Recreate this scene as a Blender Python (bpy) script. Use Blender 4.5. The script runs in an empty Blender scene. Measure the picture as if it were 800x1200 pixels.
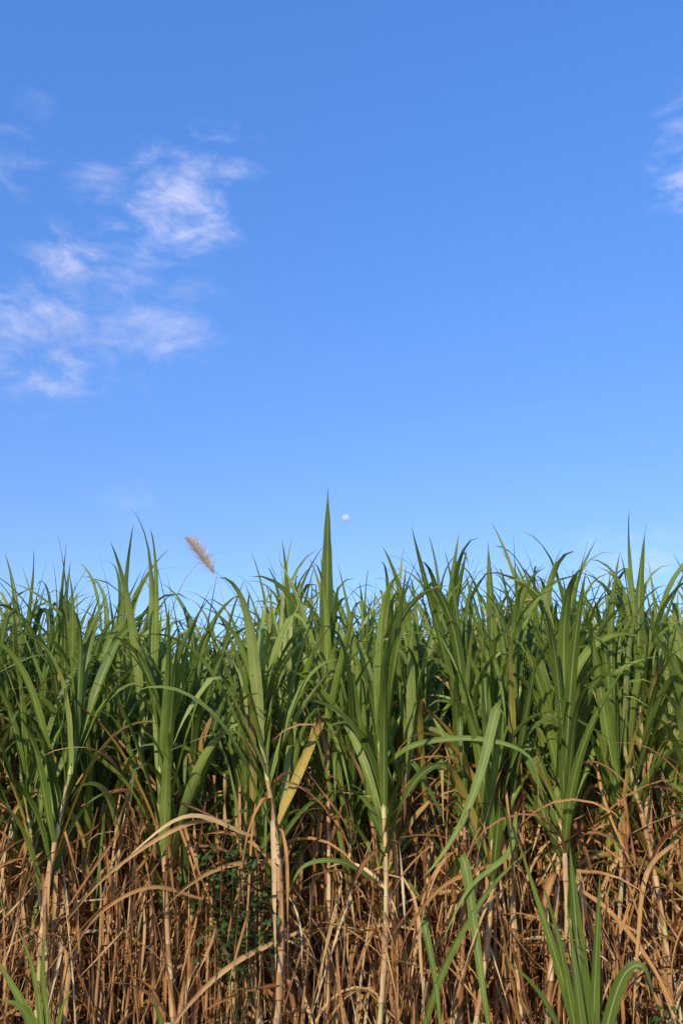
import bpy, math, random
from mathutils import Vector, Matrix, noise as mnoise
random.seed(23)
R=random.random
def U(a,b): return a+(b-a)*random.random()
def G(m,s): return random.gauss(m,s)
rad=math.radians
scene=bpy.context.scene
scene.view_settings.view_transform='Standard'
scene.view_settings.look='None'
scene.view_settings.exposure=0
col=scene.collection

# ------------------------------------------------------------------ materials
def newmat(name):
    m=bpy.data.materials.new(name); m.use_nodes=True
    nt=m.node_tree; nt.nodes.clear()
    return m,nt,nt.nodes,nt.links
def ramp(n,stops,interp='LINEAR'):
    r=n.new('ShaderNodeValToRGB'); cr=r.color_ramp; cr.interpolation=interp
    cr.elements[0].position=stops[0][0]; cr.elements[0].color=(*stops[0][1],1)
    cr.elements[1].position=stops[-1][0]; cr.elements[1].color=(*stops[-1][1],1)
    for p,c in stops[1:-1]:
        e=cr.elements.new(p); e.color=(*c,1)
    return r
def mixc(n,l,fac,a,b,blend='MIX'):
    m=n.new('ShaderNodeMix'); m.data_type='RGBA'; m.blend_type=blend
    for s,v in ((m.inputs[0],fac),(m.inputs[6],a),(m.inputs[7],b)):
        if isinstance(v,bpy.types.NodeSocket): l.new(v,s)
        elif isinstance(v,(int,float)): s.default_value=v
        else: s.default_value=(*v,1)
    return m.outputs[2]
def maprange(n,l,src,a,b,c=0,d=1,smooth=False):
    m=n.new('ShaderNodeMapRange'); l.new(src,m.inputs[0])
    m.inputs[1].default_value=a; m.inputs[2].default_value=b
    m.inputs[3].default_value=c; m.inputs[4].default_value=d
    if smooth: m.interpolation_type='SMOOTHSTEP'
    return m.outputs[0]

def leaf_mat(name,stops,mid,tipc,tipstart,rough,trans,streak=0.25,spec=0.35):
    m,nt,n,l=newmat(name)
    at=n.new('ShaderNodeAttribute'); at.attribute_name='data'
    sp=n.new('ShaderNodeSeparateColor'); l.new(at.outputs['Color'],sp.inputs[0])
    r=ramp(n,stops); l.new(sp.outputs[0],r.inputs[0])
    tc=n.new('ShaderNodeTexCoord')
    ns=n.new('ShaderNodeTexNoise'); ns.inputs['Scale'].default_value=9; ns.inputs['Detail'].default_value=4
    l.new(tc.outputs['Object'],ns.inputs['Vector'])
    wv=n.new('ShaderNodeMath'); wv.operation='MULTIPLY'; l.new(sp.outputs[2],wv.inputs[0]); wv.inputs[1].default_value=38
    sn=n.new('ShaderNodeMath'); sn.operation='SINE'; l.new(wv.outputs[0],sn.inputs[0])
    c=mixc(n,l,maprange(n,l,ns.outputs[0],0.35,0.7,0,streak*1.6),r.outputs[0],(0,0,0),'MIX')
    c=mixc(n,l,maprange(n,l,sn.outputs[0],-1,1,0,streak*0.5),c,(0.02,0.015,0.005),'MIX')
    tip=n.new('ShaderNodeMath'); tip.operation='ADD'; l.new(sp.outputs[1],tip.inputs[0])
    nb=maprange(n,l,ns.outputs[0],0.3,0.7,-0.18,0.12); l.new(nb,tip.inputs[1])
    c=mixc(n,l,maprange(n,l,tip.outputs[0],tipstart,tipstart+0.13,0,0.85),c,tipc)
    c=mixc(n,l,maprange(n,l,sp.outputs[2],0.05,0.17,0.65,0),c,mid)
    p=n.new('ShaderNodeBsdfPrincipled'); l.new(c,p.inputs['Base Color'])
    p.inputs['Roughness'].default_value=rough; p.inputs['Specular IOR Level'].default_value=spec
    t=n.new('ShaderNodeBsdfTranslucent')
    tcx=mixc(n,l,1.0,c,(1.0,1.0,0.45),'MULTIPLY'); l.new(tcx,t.inputs[0])
    ms=n.new('ShaderNodeMixShader'); ms.inputs[0].default_value=trans
    l.new(p.outputs[0],ms.inputs[1]); l.new(t.outputs[0],ms.inputs[2])
    bp=n.new('ShaderNodeBump'); bp.inputs['Strength'].default_value=0.25; bp.inputs['Distance'].default_value=0.002
    l.new(sn.outputs[0],bp.inputs['Height']); l.new(bp.outputs[0],p.inputs['Normal'])
    o=n.new('ShaderNodeOutputMaterial'); l.new(ms.outputs[0],o.inputs[0])
    return m
M_GREEN=leaf_mat('green_cane_leaf',[(0,(0.085,0.135,0.020)),(0.35,(0.155,0.225,0.034)),(0.7,(0.235,0.315,0.055)),(1,(0.38,0.43,0.13))],
                 (0.38,0.43,0.17),(0.40,0.30,0.12),0.94,0.45,0.36,0.14,0.30)
M_DRY=leaf_mat('dry_cane_leaf',[(0,(0.14,0.050,0.018)),(0.25,(0.33,0.135,0.045)),(0.55,(0.53,0.28,0.105)),(0.8,(0.66,0.43,0.20)),(1,(0.76,0.60,0.36))],
                 (0.60,0.41,0.20),(0.28,0.15,0.06),0.95,0.75,0.22,0.25,0.15)
M_YEL=leaf_mat('yellowing_cane_leaf',[(0,(0.30,0.28,0.06)),(0.5,(0.48,0.36,0.07)),(1,(0.58,0.38,0.11))],
                 (0.5,0.42,0.16),(0.42,0.25,0.10),0.5,0.6,0.28,0.2,0.2)
def stalk_mat():
    m,nt,n,l=newmat('cane_stalk')
    at=n.new('ShaderNodeAttribute'); at.attribute_name='data'
    sp=n.new('ShaderNodeSeparateColor'); l.new(at.outputs['Color'],sp.inputs[0])
    r=ramp(n,[(0,(0.19,0.085,0.04)),(0.3,(0.36,0.195,0.09)),(0.6,(0.52,0.335,0.165)),(0.85,(0.62,0.45,0.245)),(1,(0.42,0.40,0.16))])
    l.new(sp.outputs[0],r.inputs[0])
    g=ramp(n,[(0,(0.24,0.25,0.08)),(1,(0.36,0.40,0.15))]); l.new(sp.outputs[0],g.inputs[0])
    c=mixc(n,l,maprange(n,l,sp.outputs[1],0.72,0.92,0,1),r.outputs[0],g.outputs[0])
    tc=n.new('ShaderNodeTexCoord')
    mp=n.new('ShaderNodeMapping'); mp.inputs['Scale'].default_value=(60,60,5); l.new(tc.outputs['Object'],mp.inputs[0])
    ns=n.new('ShaderNodeTexNoise'); ns.inputs['Scale'].default_value=1; ns.inputs['Detail'].default_value=5; l.new(mp.outputs[0],ns.inputs[0])
    c=mixc(n,l,maprange(n,l,ns.outputs[0],0.40,0.72,0,0.75),c,(0.14,0.06,0.028))
    c=mixc(n,l,maprange(n,l,sp.outputs[2],0.90,0.97,0,0.8),c,(0.10,0.05,0.03))
    p=n.new('ShaderNodeBsdfPrincipled'); l.new(c,p.inputs['Base Color']); p.inputs['Roughness'].default_value=0.6
    p.inputs['Specular IOR Level'].default_value=0.25
    b=n.new('ShaderNodeBump'); b.inputs['Strength'].default_value=0.4; b.inputs['Distance'].default_value=0.004; l.new(ns.outputs[0],b.inputs['Height']); l.new(b.outputs[0],p.inputs['Normal'])
    o=n.new('ShaderNodeOutputMaterial'); l.new(p.outputs[0],o.inputs[0]); return m
M_STALK=stalk_mat()
M_VINE=leaf_mat('vine_leaf',[(0,(0.03,0.07,0.018)),(1,(0.08,0.15,0.035))],(0.08,0.13,0.04),(0.05,0.09,0.02),2.0,0.5,0.2)
M_WEED=leaf_mat('weed_leaf',[(0,(0.06,0.12,0.03)),(1,(0.13,0.21,0.05))],(0.16,0.22,0.08),(0.05,0.09,0.02),2.0,0.5,0.25)
def plume_mat():
    m,nt,n,l=newmat('seed_plume_hair')
    at=n.new('ShaderNodeAttribute'); at.attribute_name='data'
    sp=n.new('ShaderNodeSeparateColor'); l.new(at.outputs['Color'],sp.inputs[0])
    r=ramp(n,[(0,(0.78,0.64,0.54)),(1,(0.90,0.80,0.72))]); l.new(sp.outputs[0],r.inputs[0])
    d=n.new('ShaderNodeBsdfDiffuse'); t=n.new('ShaderNodeBsdfTranslucent'); l.new(r.outputs[0],d.inputs[0]); l.new(r.outputs[0],t.inputs[0])
    ms=n.new('ShaderNodeMixShader'); ms.inputs[0].default_value=0.45; l.new(d.outputs[0],ms.inputs[1]); l.new(t.outputs[0],ms.inputs[2])
    o=n.new('ShaderNodeOutputMaterial'); l.new(ms.outputs[0],o.inputs[0]); return m
M_PLUME=plume_mat()
def ground_mat():
    m,nt,n,l=newmat('field_soil')
    tc=n.new('ShaderNodeTexCoord')
    ns=n.new('ShaderNodeTexNoise'); ns.inputs['Scale'].default_value=2.2; ns.inputs['Detail'].default_value=10; l.new(tc.outputs['Object'],ns.inputs[0])
    n2=n.new('ShaderNodeTexNoise'); n2.inputs['Scale'].default_value=30; n2.inputs['Detail'].default_value=6; l.new(tc.outputs['Object'],n2.inputs[0])
    r=ramp(n,[(0.3,(0.07,0.04,0.022)),(0.55,(0.15,0.085,0.045)),(0.75,(0.22,0.14,0.075))]); l.new(ns.outputs[0],r.inputs[0])
    c=mixc(n,l,maprange(n,l,n2.outputs[0],0.4,0.7,0,0.6),r.outputs[0],(0.06,0.035,0.02))
    p=n.new('ShaderNodeBsdfPrincipled'); l.new(c,p.inputs['Base Color']); p.inputs['Roughness'].default_value=0.95
    b=n.new('ShaderNodeBump'); b.inputs['Strength'].default_value=0.6; b.inputs['Distance'].default_value=0.04; l.new(n2.outputs[0],b.inputs['Height']); l.new(b.outputs[0],p.inputs['Normal'])
    o=n.new('ShaderNodeOutputMaterial'); l.new(p.outputs[0],o.inputs[0]); return m
M_GROUND=ground_mat()

# ------------------------------------------------------------------ mesh builder
class B:
    def __init__(s): s.v=[]; s.f=[]; s.d=[]; s.m=[]; s.mats=[]
    def mi(s,mat):
        if mat not in s.mats: s.mats.append(mat)
        return s.mats.index(mat)
    def obj(s,name,parent=None,origin=None):
        me=bpy.data.meshes.new(name)
        org=origin or Vector((0,0,0))
        me.from_pydata([ (a[0]-org[0],a[1]-org[1],a[2]-org[2]) for a in s.v],[],s.f)
        at=me.color_attributes.new('data','FLOAT_COLOR','POINT')
        flat=[]
        for d in s.d: flat.extend((d[0],d[1],d[2],1.0))
        at.data.foreach_set('color',flat)
        for mt in s.mats: me.materials.append(mt)
        me.polygons.foreach_set('material_index',s.m)
        me.polygons.foreach_set('use_smooth',[True]*len(s.f))
        me.update()
        o=bpy.data.objects.new(name,me); col.objects.link(o)
        if parent: o.parent=parent
        else: o.location=org
        return o
def prof(t,base=0.6):
    a=base+(1-base)*min(1,t/0.22)
    if t>0.35: a*=max(0,1-((t-0.35)/0.65)**1.6)
    return a
def strip(b,pts,dirs,sides,W,fold,rnd,mat,base=0.6,ruf=0.0):
    k=len(b.v); mi=b.mi(mat); n=len(pts)-1; ph=U(0,6)
    for i in range(n+1):
        t=i/n; w=W*prof(t,base)*0.5
        nn=dirs[i].cross(sides[i]); q=pts[i]; sd=sides[i]
        r1=ruf*W*math.sin(ph+i*1.7); r2=ruf*W*math.sin(ph*2+i*2.1)
        b.v.append(q-sd*w+nn*(fold*w+r1)); b.v.append(q); b.v.append(q+sd*w+nn*(fold*w+r2))
        b.d+= [(rnd,t,1),(rnd,t,0),(rnd,t,1)]
        if i<n:
            j=k+3*i
            b.f+= [(j,j+1,j+4,j+3),(j+1,j+2,j+5,j+4)]; b.m+=[mi,mi]
def leaf(b,p0,az,e0,L,W,bend,k=2.0,n=12,mat=None,rnd=0.5,fold=0.35,curl=0.0,twist=0.0,kink=None,base=0.6,ruf=0.03):
    p=Vector(p0); pts=[];dirs=[];sides=[]; tw0=U(-.25,.25)
    for i in range(n+1):
        t=i/n
        e=e0-bend*t**k
        if kink and t>kink[0]: e-=kink[1]*min(1,(t-kink[0])/0.08)
        e=max(e,-1.5)
        a=az+curl*t
        d=Vector((math.cos(e)*math.cos(a),math.cos(e)*math.sin(a),math.sin(e)))
        s=Vector((-math.sin(a),math.cos(a),0))
        s=Matrix.Rotation(tw0+twist*t,3,d)@s
        pts.append(p.copy());dirs.append(d);sides.append(s)
        p=p+d*(L/n)
        if p.z<0.02: p.z=0.02+R()*0.01
    strip(b,pts,dirs,sides,W,fold,rnd,mat,base,ruf)
def pathleaf(b,cp,W,mat,rnd,n=22,fold=0.3,twist=0.0,face=(0.1,-1,0.35),base=0.6):
    cp=[Vector(c) for c in cp]; P=[cp[0]*2-cp[1]]+cp+[cp[-1]*2-cp[-2]]
    pts=[]; m=len(cp)-1
    for i in range(n+1):
        s=i/n*m; j=min(int(s),m-1); u=s-j
        a,bb,c,d=P[j],P[j+1],P[j+2],P[j+3]
        pts.append(0.5*((2*bb)+(c-a)*u+(2*a-5*bb+4*c-d)*u*u+(-a+3*bb-3*c+d)*u**3))
    dirs=[]; sides=[]; F=Vector(face).normalized()
    for i in range(n+1):
        d=(pts[min(i+1,n)]-pts[max(i-1,0)]).normalized()
        s=F.cross(d).normalized(); s=Matrix.Rotation(twist*i/n,3,d)@s
        dirs.append(d); sides.append(s)
    strip(b,pts,dirs,sides,W,fold,rnd,mat,base,0.02)
def stalkpos(base,top,t,bow):
    return base.lerp(top,t)+bow*math.sin(math.pi*t)*0.5
def stalk(b,base,top,bow,r,prnd,sides=7,upto=1.0):
    L=(top-base).length; s=0; rings=[]
    while s<L*upto:
        il=U(0.08,0.15)
        rn=min(1,max(0,prnd+G(0,0.22)))
        rr=r*U(0.8,1.2)
        for f,rf,nd in ((0.0,1.10,1.0),(0.06,1.0,0.3),(0.5,0.97,0.0),(0.93,1.02,0.3),(0.985,1.13,1.0)):
            rings.append((min(1,(s+il*f)/L),rr*rf,rn,nd))
        s+=il
    k=len(b.v); mi=b.mi(M_STALK)
    for t,rr,rn,nd in rings:
        c=stalkpos(base,top,t,bow)
        taper=1.0-0.25*t
        for q in range(sides):
            a=q/sides*2*math.pi
            b.v.append(c+Vector((math.cos(a)*rr*taper,math.sin(a)*rr*taper,0))); b.d.append((rn,t,nd))
    for i in range(len(rings)-1):
        for q in range(sides):
            j=k+i*sides; q2=(q+1)%sides
            b.f.append((j+q,j+q2,j+sides+q2,j+sides+q)); b.m.append(mi)

def crown(b,base,top,bow,n,hf,dense=12,wid=1.0,low=0):
    az0=U(0,math.pi); L0=(top-base).length
    prn=U(0.10,0.85)
    for i in range(n):
        j=i/(n-1)
        t=1-0.80*(1-j)**1.15*min(1,0.88/L0)
        p=stalkpos(base,top,min(t,1),bow)
        az=az0+math.pi*(i%2)+G(0,0.5)
        e0=rad(65+21*j+G(0,6)); e0=min(e0,rad(88))
        L=U(0.82,1.28)*(0.86 if j>0.85 else 1)*hf
        q=R()
        if q<0.48:
            bend=rad(U(95,170)-25*j); k=U(2.8,5.2)
        elif q<0.80:
            bend=rad(max(20,G(95-55*j,24))); k=U(1.6,2.6)
        else:
            bend=rad(U(8,35)); k=2
        kink=(U(0.35,0.8),rad(U(70,130))) if R()<0.2*(1.25-j) else None
        W=U(0.030,0.060)*wid*(0.72 if j>0.9 else 1)
        mat=M_GREEN; rn=min(1,max(0,prn+G(0,0.24)))
        if j<0.25 and R()<0.2: mat=M_YEL; rn=R()
        leaf(b,p,az,e0,L,W,bend,k,dense,mat,rn,U(0.2,0.5),G(0,0.4),G(0,1.1),kink)
    for i in range(low):
        p=stalkpos(base,top,U(0.40,0.68),bow)
        mat=M_YEL if R()<0.2 else M_GREEN
        leaf(b,p,az0+math.pi*(i%2)+G(0,0.8),rad(U(45,80)),U(0.6,1.05),U(0.024,0.045)*wid,rad(U(70,150)),U(1.2,2.8),dense,mat,
             min(1,max(0,prn+G(0,0.25))),U(0.2,0.5),G(0,0.4),G(0,1.1),(U(0.25,0.6),rad(U(60,110))) if R()<0.35 else None)
def skirt(b,base,top,bow,n,dense=9):
    L0=(top-base).length
    for i in range(n):
        t=U(0.16,0.82)
        p=stalkpos(base,top,t,bow); az=U(0,2*math.pi)
        rn=min(1,max(0,G(0.46,0.28)))
        q=R()
        if q<0.62:
            leaf(b,p,az,rad(U(-20,60)),U(0.45,1.0),U(0.011,0.032),rad(U(80,140)),U(0.10,0.45),dense,M_DRY,rn,U(0.3,0.9),G(0,0.8),G(0,2.5),None,0.7,0.08)
        elif q<0.82:
            leaf(b,p,az,rad(U(40,80)),U(0.4,0.9),U(0.010,0.028),rad(U(0,25)),1,dense,M_DRY,rn,U(0.3,0.9),G(0,0.3),G(0,1.5),
                 (U(0.15,0.6),rad(U(90,150))),0.8,0.05)
        else:
            leaf(b,p,az,rad(U(25,70)),U(0.6,1.1),U(0.010,0.028),rad(U(70,150)),U(0.8,1.7),dense,M_DRY,rn,U(0.3,0.9),G(0,0.7),G(0,2.5),None,0.7,0.08)

# ------------------------------------------------------------------ sugarcane plants
def crest(x,y):
    u=x/y*5.5
    h=0.04*math.sin(u*1.9+0.3)+0.03*math.sin(u*4.3+2)+0.03*u
    if abs(u)>1.6: h-=0.08*min(1,(abs(u)-1.6)/0.5)
    h-=0.15*math.exp(-((u-0.12)/0.20)**2)
    h-=0.22*math.exp(-((u+0.88)/0.2)**2)
    return h
def empty(name,loc):
    e=bpy.data.objects.new(name,None); e.empty_display_size=0.2; e.location=loc; col.objects.link(e); return e
LABELS={ 'mid':"green sugarcane plant with tan stalk and dry hanging leaves",
 'front':"sunlit sugarcane plant with bare tan jointed stalk at field edge",
 'lean':"leaning sugarcane plant with dry brown leaf skirt and green top",
 'tall':"tall sugarcane plant with one upright spear leaf above the rest",
 'plume':"flowering sugarcane plant with feathery tan seed plume"}
def plant(x,y,H,lean,kind='mid',nl=None,nd=None,extra=None,hf=1.0,wid=1.0,r=None,dense=12,prnd=None,plume=False,spear=False,low=0,sw=0.1):
    base=Vector((x,y,0)); top=Vector((x+lean[0],y+lean[1],H)); bow=Vector((G(0,0.09),G(0,0.06),0))
    e=empty('sugarcane_plant',base)
    e['label']=LABELS[kind]; e['category']='sugarcane'; e['group']='sugarcane plants standing in the field'
    b=B(); stalk(b,base,top,bow,r or U(0.010,0.018),U(0.15,0.8) if prnd is None else prnd); o=b.obj('stalk',e,origin=base)
    b=B(); crown(b,base,top,bow,nl or random.randint(13,16),hf,dense,wid,low)
    if spear:
        leaf(b,top,-1.45,rad(88),spear,sw,rad(-3),2,18,M_GREEN,0.22,0.25,0,0.2,None,0.5)
    if extra: extra(b)
    b.obj('leaf_crown',e,origin=base)
    b=B(); skirt(b,base,top,bow,nd or random.randint(11,16)); b.obj('dry_leaf_skirt',e,origin=base)
    if plume:
        b=B(); h=Vector(plume); st=top; ax=Vector((-0.20,0,0.26))
        n=14; pts=[st.lerp(h,i/n)+Vector((0.06*math.sin(i/n*3.1),0,0)) for i in range(n+1)]
        for i in range(4): pts.append(h+ax*((i+1)/4.0))
        mi=b.mi(M_PLUME)
        k=len(b.v)
        for q in pts:
            for s in range(4):
                a=s*math.pi/2; b.v.append(q+Vector((math.cos(a)*0.0035,math.sin(a)*0.0035,0))); b.d.append((0.0,0.5,1))
        for i in range(len(pts)-1):
            for s in range(4):
                b.f.append((k+i*4+s,k+i*4+(s+1)%4,k+i*4+4+(s+1)%4,k+i*4+4+s)); b.m.append(mi)
        for i in range(850):
            t=R()**0.9; q=h+ax*(t*1.02)
            L=0.14*math.sin(math.pi*min(1,(0.25+t*0.70)))**0.8+0.015
            az=math.pi+G(0,1.0)
            leaf(b,q,az,rad(U(25,85)),L*U(.5,1.15),0.0034,rad(U(10,60)),1.2,5,M_PLUME,R(),0.2,G(0,.5),0,None,0.8,0)
        b.obj('seed_plume',e,origin=base)
    return e

def X(cp,W,rn,mat=None,**k):
    return lambda b: pathleaf(b,cp,W,mat or M_GREEN,rn,**k)
def multi(*fs):
    def f(b):
        for g in fs: g(b)
    return f
plant(-0.36,5.12,1.84,(-0.12,0.02),'front',nd=7,wid=1.3,r=0.021,prnd=0.6,hf=1.0,dense=16,low=1)
plant(0.16,5.15,1.76,(0.05,0.0),'front',nd=7,wid=1.3,r=0.018,prnd=0.7,hf=0.95,dense=16,low=1,
  extra=multi(X([(0.20,5.25,1.55),(0.40,5.1,1.70),(0.75,5.0,1.73),(1.02,4.95,1.62),(1.04,4.95,1.30)],0.032,0.4),
              X([(0.20,5.2,0.98),(0.0,5.05,1.10),(-0.2,5.0,1.08),(-0.3,5.0,0.9)],0.026,0.3)))
plant(0.62,5.2,1.6,(0.22,0.0),'lean',nd=9,wid=1.2,r=0.016,prnd=0.55,dense=14,low=2,
  extra=multi(X([(0.80,5.2,1.30),(0.86,5.05,1.70),(0.86,5.0,1.90),(0.76,4.95,1.60),(0.64,4.92,1.32),(0.50,4.9,1.12),(0.40,4.9,1.02)],0.054,0.5,fold=0.25,twist=0.7),
              X([(0.60,5.2,1.0),(0.64,5.0,1.12),(0.68,4.95,0.78),(0.71,4.9,0.45),(0.76,4.9,0.12)],0.048,0.4,twist=0.7),
              X([(0.95,5.1,1.35),(0.88,5.0,1.15),(0.66,4.95,0.98),(0.50,4.93,0.72)],0.030,0.5,twist=0.5),
              X([(0.36,5.15,0.10),(0.50,5.0,0.55),(0.74,4.95,0.95),(1.00,4.9,1.20)],0.034,0.4,twist=0.4),
              X([(0.45,5.2,0.75),(0.43,5.05,0.8),(0.48,5.0,0.5),(0.50,4.95,0.1)],0.036,0.35)))
plant(1.30,5.2,1.76,(-0.02,0.0),'front',nd=8,wid=1.3,r=0.018,prnd=0.65,dense=16,low=2)
plant(-1.55,5.2,1.7,(0.05,0.0),'front',nd=8,wid=1.2,r=0.017,prnd=0.65,dense=16,low=1)
plant(-0.85,5.25,1.6,(-0.18,0.0),'lean',nd=8,wid=1.1,r=0.017,prnd=0.65,dense=14,low=1)
plant(1.02,5.2,1.8,(0.28,0.1),'lean',nd=8,wid=1.1,r=0.016,prnd=0.55,dense=14,low=1)
plant(1.75,5.3,1.75,(-0.1,0.1),'front',nd=8,wid=1.2,r=0.017,prnd=0.5,dense=14,low=1)
plant(-0.08,5.45,2.05,(-0.01,0.0),'tall',nd=8,wid=1.1,hf=0.82,spear=1.28,sw=0.095)
plant(0.95,5.6,2.0,(0.0,0.0),'tall',nd=8,wid=1.2,hf=.95,spear=1.02,sw=0.07)
plant(-0.75,6.3,1.85,(0.05,0.0),'plume',plume=(-0.92,6.3,2.95),hf=.85)
rows=[(5.5,0.22,48,2.05),(6.4,0.30,58,2.12),(7.4,0.32,60,2.18),(8.5,0.35,60,2.22),(9.7,0.4,60,2.25)]
for ri,(ry,sp,num,H0) in enumerate(rows):
    hw=0.40*ry+0.25
    for i in range(num):
        x=-hw+2*hw*(i+U(-0.2,1.2))/num; y=ry+U(-sp,sp)
        if ri==0 and y<5.4 and R()<0.4: y+=0.2
        H=H0+crest(x,y)+G(0,0.11)
        ln=(G(0,0.14),G(-0.03,0.1)); kd='mid'
        if ri==0 and R()<0.35: H-=0.36
        if R()<0.18: ln=(G(0,0.42),G(-0.1,0.15)); kd='lean'; H-=0.2
        plant(x,y,H,ln,kd,wid=1.08 if ri<2 else 1.0,dense=12 if ri<2 else 10,low=(random.choice((0,1,2,3)) if ri<2 else 1))

b=B()
def cheap(x,y,H):
    base=Vector((x,y,0)); top=Vector((x+G(0,0.12),y+G(0,0.12),H)); bow=Vector((0,0,0))
    stalk(b,base,top,bow,0.017,U(0.2,0.8),4)
    crown(b,base,top,bow,11,1.0,8,1.05); skirt(b,base,top,bow,8,6)
for i in range(420):
    y=U(10.3,17); hw=0.4*y+2.5; cheap(U(-hw,hw),y,2.18+G(0,0.15))
for i in range(190):
    y=U(5.4,10.2); sgn=random.choice((-1,1)); x=sgn*(0.40*y+0.35+U(0,2.3)); cheap(x,y,1.9+G(0,0.12))
o=b.obj('sugarcane_field'); o['kind']='stuff'; o['label']="dense mass of green sugarcane stretching beyond the edge rows"; o['category']='sugarcane field'

# dead leaf thatch between the stalks
b=B()
for i in range(5200):
    y=5.22+abs(G(0,1.35)) if R()<0.82 else U(5.2,10)
    hw=0.40*y+0.8; x=U(-hw,hw)
    zt=1.42+0.45*mnoise.noise(Vector((x*1.6,y,0)))
    z=max(0.1,U(0.12,zt))
    rn=min(1,max(0,G(0.42+0.35*mnoise.noise(Vector((x*1.1+7,y*0.7,z*1.3))),0.27)))
    q=R()
    if q<0.42:
        leaf(b,(x,y,z+0.15),U(0,6.28),rad(U(-87,-55)),U(0.35,0.95),U(0.009,0.028),rad(U(-15,25)),1.5,7,M_DRY,rn,U(0.3,1.0),G(0,1.2),G(0,3),None,0.7,0.1)
    elif q<0.58:
        leaf(b,(x,y,z),U(0,6.28),rad(U(-40,60)),U(0.35,0.9),U(0.008,0.024),rad(U(60,140)),U(0.4,1.2),9,M_DRY,rn,U(0.3,1.0),G(0,1),G(0,3),None,0.7,0.1)
    elif q<0.80:
        leaf(b,(x,y,max(0.02,z-0.9)),U(0,6.28),rad(U(66,89)),U(0.7,1.3),U(0.006,0.016),rad(U(0,22)),U(1,2.5),6,M_DRY,rn,U(0.3,1.0),G(0,0.6),G(0,2),
          (U(0.5,0.85),rad(U(40,140))) if R()<0.3 else None,0.8,0.05)
    else:
        leaf(b,(x,y,z-0.1),U(0,6.28),rad(U(-60,60)),U(0.4,0.9),U(0.007,0.02),rad(U(-10,40)),U(1,2.5),6,M_DRY,rn,U(0.3,1.0),G(0,0.6),G(0,2),None,0.8,0.05)
o=b.obj('dry_leaf_thatch'); o['kind']='stuff'; o['label']="tangled brown dead cane leaves hanging between the stalks"; o['category']='dry leaves'
b=B()
for i in range(2200):
    y=U(4.7,9.0); x=U(-0.42*y-0.8,0.42*y+0.8)
    leaf(b,(x,y,U(0.01,0.08)),U(0,6.28),rad(U(-5,25)),U(0.2,0.7),U(0.01,0.03),rad(U(10,50)),1,6,M_DRY,min(1,max(0,G(0.4,0.25))),0.4,G(0,1),G(0,2),None,0.7,0.1)
o=b.obj('leaf_litter'); o['kind']='stuff'; o['label']="fallen dry cane leaves covering the soil"; o['category']='leaf litter'
b=B()
for cp,W,rn in [
 ([(-0.62,5.2,1.30),(-0.85,5.0,1.28),(-1.2,4.9,1.05),(-1.48,4.9,0.72)],0.022,0.7),
 ([(-0.5,5.2,1.22),(-0.8,5.0,1.33),(-1.05,4.95,1.18),(-1.25,4.9,0.95)],0.028,0.85),
 ([(-0.3,5.2,1.1),(-0.62,5.0,1.08),(-0.85,4.95,0.95),(-1.0,4.9,0.75)],0.022,0.65),
 ([(-0.2,5.2,0.75),(-0.55,5.0,0.62),(-0.8,4.95,0.4),(-0.95,4.9,0.15)],0.026,0.75),
 ([(-0.75,5.2,0.9),(-1.0,5.0,0.98),(-1.25,4.95,0.85),(-1.4,4.9,0.6)],0.02,0.55),
 ([(0.9,5.2,1.1),(0.55,5.0,1.0),(0.35,4.95,0.8),(0.2,4.9,0.45)],0.022,0.5),
 ([(1.85,5.2,1.2),(1.6,5.0,1.05),(1.5,4.95,0.7),(1.42,4.9,0.3)],0.024,0.6),
 ([(1.2,5.2,1.0),(1.4,5.0,0.85),(1.6,4.95,0.55),(1.7,4.9,0.2)],0.024,0.55)]:
    pathleaf(b,cp,W,M_DRY,rn,18,0.5,G(0,1.4))
o=b.obj('arching_dead_leaves'); o['kind']='stuff'; o['label']="long pale dead cane leaves arching over the field edge"; o['category']='dry leaves'

def shoot(x,y,blades,label):
    e=empty('cane_shoot',(x,y,0)); e['label']=label; e['category']='cane shoot'; e['group']='young cane shoots at the field edge'
    b=B()
    for cp,W,rn in blades: pathleaf(b,[(x,y,0.0)]+cp,W,M_GREEN,rn,20,0.35,G(0,0.5),base=0.35)
    b.obj('blade_cluster',e,origin=Vector((x,y,0)))
shoot(1.20,4.9,[([(1.19,4.9,0.35),(1.18,4.88,0.75),(1.17,4.86,1.22)],0.10,0.2),
  ([(1.15,4.9,0.35),(1.04,4.85,0.75),(0.88,4.8,1.28)],0.055,0.35),
  ([(1.14,4.88,0.35),(1.08,4.85,0.75),(1.00,4.8,1.05)],0.045,0.3),
  ([(1.28,4.9,0.30),(1.38,4.85,0.58),(1.47,4.8,0.64),(1.52,4.8,0.48)],0.06,0.15),
  ([(1.12,4.9,0.2),(0.98,4.85,0.5),(0.78,4.8,0.70)],0.04,0.2),
  ([(1.17,4.85,0.3),(1.14,4.8,0.6),(1.12,4.8,0.95)],0.05,0.4),
  ([(1.24,4.9,0.4),(1.27,4.85,0.75),(1.30,4.8,1.08)],0.05,0.25)],"young green cane shoot with broad upright blades in dry litter")
shoot(-1.45,4.9,[([(-1.48,4.9,0.3),(-1.58,4.85,0.50),(-1.75,4.8,0.75)],0.05,0.65),
  ([(-1.44,4.9,0.35),(-1.47,4.85,0.6),(-1.46,4.8,0.85)],0.036,0.45),
  ([(-1.50,4.9,0.3),(-1.56,4.85,0.45),(-1.66,4.8,0.50)],0.045,0.6),
  ([(-1.46,4.9,0.3),(-1.52,4.85,0.62),(-1.62,4.8,0.85)],0.035,0.55),
  ([(-1.40,4.9,0.25),(-1.36,4.85,0.45),(-1.30,4.8,0.55)],0.03,0.35)],"small green cane shoot with spreading blades over dead leaves")
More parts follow.
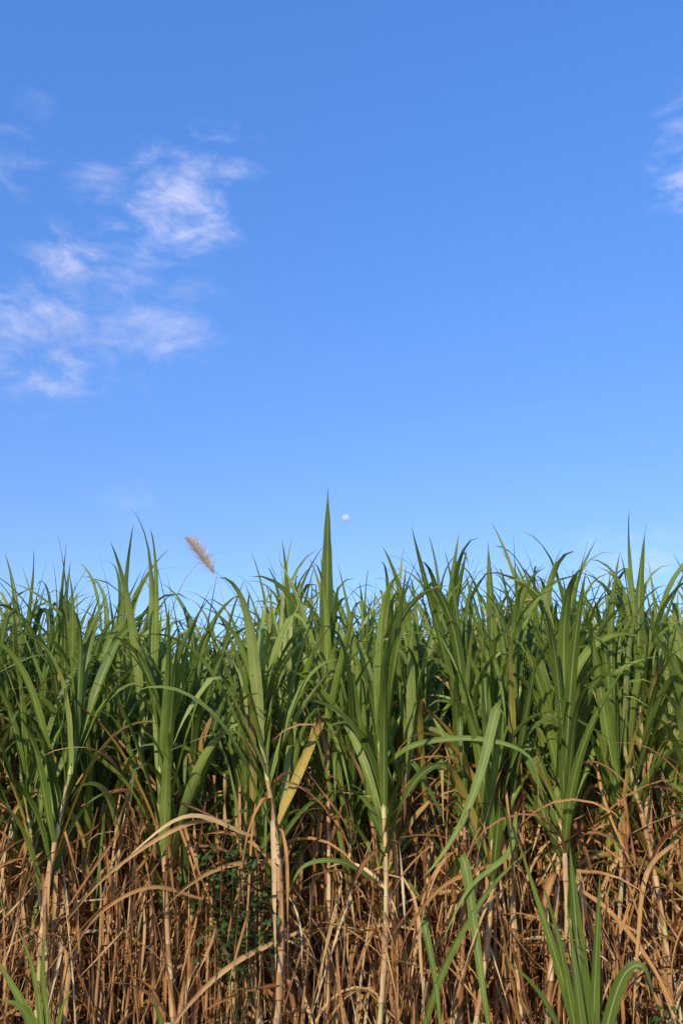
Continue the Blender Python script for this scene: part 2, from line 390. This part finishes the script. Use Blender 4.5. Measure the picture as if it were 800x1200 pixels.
shoot(-0.85,4.95,[([(-0.85,4.9,0.2),(-0.88,4.85,0.4),(-0.92,4.8,0.5)],0.035,0.4),
  ([(-0.83,4.9,0.2),(-0.75,4.85,0.3),(-0.68,4.8,0.28)],0.03,0.4)],"tiny green cane shoot among brown litter")

def leafy(name,label,cat,cx,cy,cz,rx,rz,n,size,mat,depth=0.15):
    base=Vector((cx,cy,0)); e=empty(name,base); e['label']=label; e['category']=cat
    b=B(); bs=B()
    stems=[]
    for s in range(9):
        a=Vector((cx+U(-.1,.1),cy,0.0)); c=Vector((cx+U(-rx,rx),cy+U(-depth,depth),cz+U(-rz,rz)))
        pts=[a.lerp(c,i/8)+Vector((0.03*math.sin(i*1.3+s),0.03*math.cos(i+s),0)) for i in range(9)]
        stems.append(pts); k=len(bs.v); mi=bs.mi(mat)
        for q in pts:
            for w in range(3):
                an=w*2.094; bs.v.append(q+Vector((math.cos(an)*.003,math.sin(an)*.003,0))); bs.d.append((0.3,0.5,1))
        for i in range(8):
            for w in range(3): bs.f.append((k+i*3+w,k+i*3+(w+1)%3,k+i*3+3+(w+1)%3,k+i*3+3+w)); bs.m.append(mi)
    for i in range(n):
        pts=random.choice(stems); q=pts[random.randint(5,8)]+Vector((G(0,rx*.4),G(0,depth*.6),G(0,rz*.3)))
        s=size*U(0.5,1.2)
        leaf(b,q,U(0,6.28),rad(U(-20,50)),s,s*0.75,rad(U(20,80)),1,6,mat,R(),0.15,0,G(0,.4),None,0.5,0.02)
    bs.obj('stem',e,origin=base); b.obj('foliage',e,origin=base)
leafy('climbing_vine',"dark green small-leaved vine climbing among dead cane leaves",'vine',-0.55,5.14,1.00,0.20,0.20,500,0.05,M_VINE)
leafy('broadleaf_weed',"low green broad-leaved weed at the foot of the cane",'weed',1.60,4.85,0.36,0.13,0.08,110,0.055,M_WEED)

# ------------------------------------------------------------------ ground
me=bpy.data.meshes.new('ground'); vs=[];fs=[]
xs=[-6000,-800,-100,-30]+[i*0.5 for i in range(-30,31)]+[30,100,800,6000]
ys=[-3000,-300,-40]+[i*0.5 for i in range(-10,41)]+[40,120,900,7000]
for yy in ys:
    for xx in xs:
        z=mnoise.noise(Vector((xx*0.8,yy*0.8,0)))*0.03-0.02 if abs(xx)<16 and -6<yy<21 else -0.02
        vs.append((xx,yy,z))
nx=len(xs)
for j in range(len(ys)-1):
    for i in range(nx-1): fs.append((j*nx+i,j*nx+i+1,(j+1)*nx+i+1,(j+1)*nx+i))
me.from_pydata(vs,[],fs); me.materials.append(M_GROUND)
g=bpy.data.objects.new('ground',me); col.objects.link(g); g['kind']='structure'; g['label']="brown field soil under the sugarcane"; g['category']='ground'

# ------------------------------------------------------------------ camera
PITCH=17.0
cam=bpy.data.cameras.new('Camera'); co=bpy.data.objects.new('Camera',cam); col.objects.link(co)
co.location=(0,0,1.5); co.rotation_euler=(rad(90+PITCH),0,0)
cam.sensor_fit='VERTICAL'; cam.sensor_height=24; cam.lens=12/math.tan(rad(30))
cam.clip_end=60000; cam.clip_start=0.05
scene.camera=co

# ------------------------------------------------------------------ sun + sky
EL,AZ=rad(29),rad(-158)
S=Vector((math.sin(AZ)*math.cos(EL),math.cos(AZ)*math.cos(EL),math.sin(EL)))
ld=bpy.data.lights.new('sun','SUN'); ld.energy=5.0; ld.angle=rad(0.5); ld.color=(1.0,0.87,0.65)
lo=bpy.data.objects.new('sun',ld); col.objects.link(lo); lo.rotation_euler=S.to_track_quat('Z','Y').to_euler()
w=bpy.data.worlds.new('World'); scene.world=w; w.use_nodes=True
n=w.node_tree.nodes; l=w.node_tree.links; n.clear()
sk=n.new('ShaderNodeTexSky'); sk.sky_type='NISHITA'; sk.sun_disc=False
sk.sun_elevation=EL; sk.sun_rotation=AZ%(2*math.pi); sk.air_density=1.0; sk.dust_density=0.3; sk.ozone_density=2.5
tc=n.new('ShaderNodeTexCoord'); sx=n.new('ShaderNodeSeparateXYZ'); l.new(tc.outputs['Generated'],sx.inputs[0])
tint=ramp(n,[(0.0,(0.96,1.04,1.30)),(0.27,(0.94,1.09,1.42)),(0.50,(0.92,1.35,1.95)),(0.75,(0.95,1.62,2.48))]); l.new(sx.outputs[2],tint.inputs[0])
skc=mixc(n,l,1.0,sk.outputs[0],tint.outputs[0],'MULTIPLY')
bg=n.new('ShaderNodeBackground'); bg.inputs[1].default_value=0.14
l.new(skc,bg.inputs[0]); wo=n.new('ShaderNodeOutputWorld'); l.new(bg.outputs[0],wo.inputs[0])

# ------------------------------------------------------------------ clouds
def cloud_mat():
    m,nt,n,l=newmat('thin_cloud')
    at=n.new('ShaderNodeAttribute'); at.attribute_name='data'
    sp=n.new('ShaderNodeSeparateColor'); l.new(at.outputs['Color'],sp.inputs[0])
    oi=n.new('ShaderNodeObjectInfo'); so=n.new('ShaderNodeSeparateColor'); l.new(oi.outputs['Color'],so.inputs[0])
    tc=n.new('ShaderNodeTexCoord')
    mp=n.new('ShaderNodeMapping'); l.new(tc.outputs['Object'],mp.inputs[0])
    mp.inputs['Rotation'].default_value=(0,rad(40),0); mp.inputs['Scale'].default_value=(1/260,1/420,1/165)
    wv=n.new('ShaderNodeMath'); wv.operation='MULTIPLY'; l.new(so.outputs[1],wv.inputs[0]); wv.inputs[1].default_value=40
    ns=n.new('ShaderNodeTexNoise'); ns.noise_dimensions='4D'; ns.inputs['Scale'].default_value=1.2; ns.inputs['Detail'].default_value=9; ns.inputs['Roughness'].default_value=0.6; ns.inputs['Distortion'].default_value=0.5
    l.new(mp.outputs[0],ns.inputs['Vector']); l.new(wv.outputs[0],ns.inputs['W'])
    fall=maprange(n,l,sp.outputs[1],0.0,1.0,0.12,-0.10)
    ad=n.new('ShaderNodeMath'); ad.operation='ADD'; l.new(ns.outputs[0],ad.inputs[0]); l.new(fall,ad.inputs[1])
    a=maprange(n,l,ad.outputs[0],0.42,1.0,0,1,True)
    al=n.new('ShaderNodeMath'); al.operation='MULTIPLY'; l.new(a,al.inputs[0]); l.new(so.outputs[0],al.inputs[1])
    rim=maprange(n,l,sp.outputs[1],0.40,0.98,1,0,True)
    al2=n.new('ShaderNodeMath'); al2.operation='MULTIPLY'; l.new(al.outputs[0],al2.inputs[0]); l.new(rim,al2.inputs[1]); al2.use_clamp=True
    df=n.new('ShaderNodeBsdfDiffuse'); df.inputs[0].default_value=(0.58,0.59,0.74,1)
    tr=n.new('ShaderNodeBsdfTransparent'); ms=n.new('ShaderNodeMixShader')
    l.new(al2.outputs[0],ms.inputs[0]); l.new(tr.outputs[0],ms.inputs[1]); l.new(df.outputs[0],ms.inputs[2])
    o=n.new('ShaderNodeOutputMaterial'); l.new(ms.outputs[0],o.inputs[0]); return m
M_CLOUD=cloud_mat()
def dirvec(el,az): return Vector((math.sin(az)*math.cos(el),math.cos(az)*math.cos(el),math.sin(el)))
def cloud(el,az,rw,rh,tilt,dens,label,seed):
    D=4000; c=dirvec(rad(el),rad(az))*D+Vector((0,0,1.5))
    nr,na=12,40; vs=[];ds=[];fs=[]
    T=Matrix.Rotation(rad(tilt),3,'Y')
    for i in range(nr+1):
        r=i/nr
        for j in range(na):
            a=j/na*6.28318
            v=T@Vector((math.cos(a)*r*rw,0,math.sin(a)*r*rh))
            v.y+=mnoise.noise(Vector((v.x/300,seed*9,v.z/300)))*20
            vs.append(v); ds.append((0,r,0,1))
    for i in range(nr):
        for j in range(na):
            j2=(j+1)%na; fs.append((i*na+j,i*na+j2,(i+1)*na+j2,(i+1)*na+j))
    me=bpy.data.meshes.new('cloud'); me.from_pydata(vs,[],fs); at=me.color_attributes.new('data','FLOAT_COLOR','POINT')
    at.data.foreach_set('color',[q for d in ds for q in d]); me.materials.append(M_CLOUD)
    me.polygons.foreach_set('use_smooth',[True]*len(fs))
    o=bpy.data.objects.new('cloud',me); o.location=c; col.objects.link(o)
    o.rotation_euler=(0,0,-rad(az)); o.color=(dens,seed,0,1)
    o['label']=label; o['category']='cloud'; o['group']='thin white clouds in the blue sky'
cloud(35.6,-12.0,400,640,28,1.0,"wispy white cloud with feathery edges in blue sky",.17)
cloud(30.3,-18.8,420,380,-30,0.95,"thin ragged white cloud with soft streaks in blue sky",.37)
cloud(26.0,-22.0,620,400,15,1.0,"soft pale cloud bank with smooth edges",.52)
cloud(36.0,-25.0,330,330,0,0.7,"faint small cloud puff in blue sky",.73)
cloud(36.2,-18.2,220,220,0,0.6,"faint small cloud puff in blue sky",.29)
cloud(28.0,-13.4,520,420,-35,0.65,"very faint thin veil of cloud",.84)
cloud(36.3,25.2,240,470,10,0.85,"faint pinkish white cloud wisp",.61)
cloud(17.0,-14.1,240,200,0,0.25,"very faint thin veil of cloud",.66)
cloud(13.8,19,600,190,-10,0.4,"low pale haze cloud just above the cane tops",.91)
cloud(39.6,-22.3,180,150,0,0.25,"faint small cloud puff in blue sky",.33)

# ------------------------------------------------------------------ moon
m,nt,n,l=newmat('moon_surface')
tc=n.new('ShaderNodeTexCoord'); ns=n.new('ShaderNodeTexNoise'); ns.inputs['Scale'].default_value=0.013; ns.inputs['Detail'].default_value=5; l.new(tc.outputs['Object'],ns.inputs[0])
r=ramp(n,[(0.4,(0.55,0.60,0.68)),(0.6,(0.85,0.88,0.92))]); l.new(ns.outputs[0],r.inputs[0])
df=n.new('ShaderNodeBsdfDiffuse'); l.new(r.outputs[0],df.inputs[0]); tr=n.new('ShaderNodeBsdfTransparent')
ms=n.new('ShaderNodeMixShader'); ms.inputs[0].default_value=0.34; l.new(tr.outputs[0],ms.inputs[1]); l.new(df.outputs[0],ms.inputs[2])  # see-through share lets the sky tint the moon, imitating airlight in the material
o=n.new('ShaderNodeOutputMaterial'); l.new(ms.outputs[0],o.inputs[0])
import bmesh
bm=bmesh.new(); bmesh.ops.create_uvsphere(bm,u_segments=48,v_segments=24,radius=92); me=bpy.data.meshes.new('moon'); bm.to_mesh(me); bm.free()
me.polygons.foreach_set('use_smooth',[True]*len(me.polygons)); me.materials.append(m)
mo=bpy.data.objects.new('moon',me); mo.location=dirvec(rad(16.6),rad(0.3))*20000; col.objects.link(mo)
mo['label']="small pale daytime moon low in the blue sky"; mo['category']='moon'
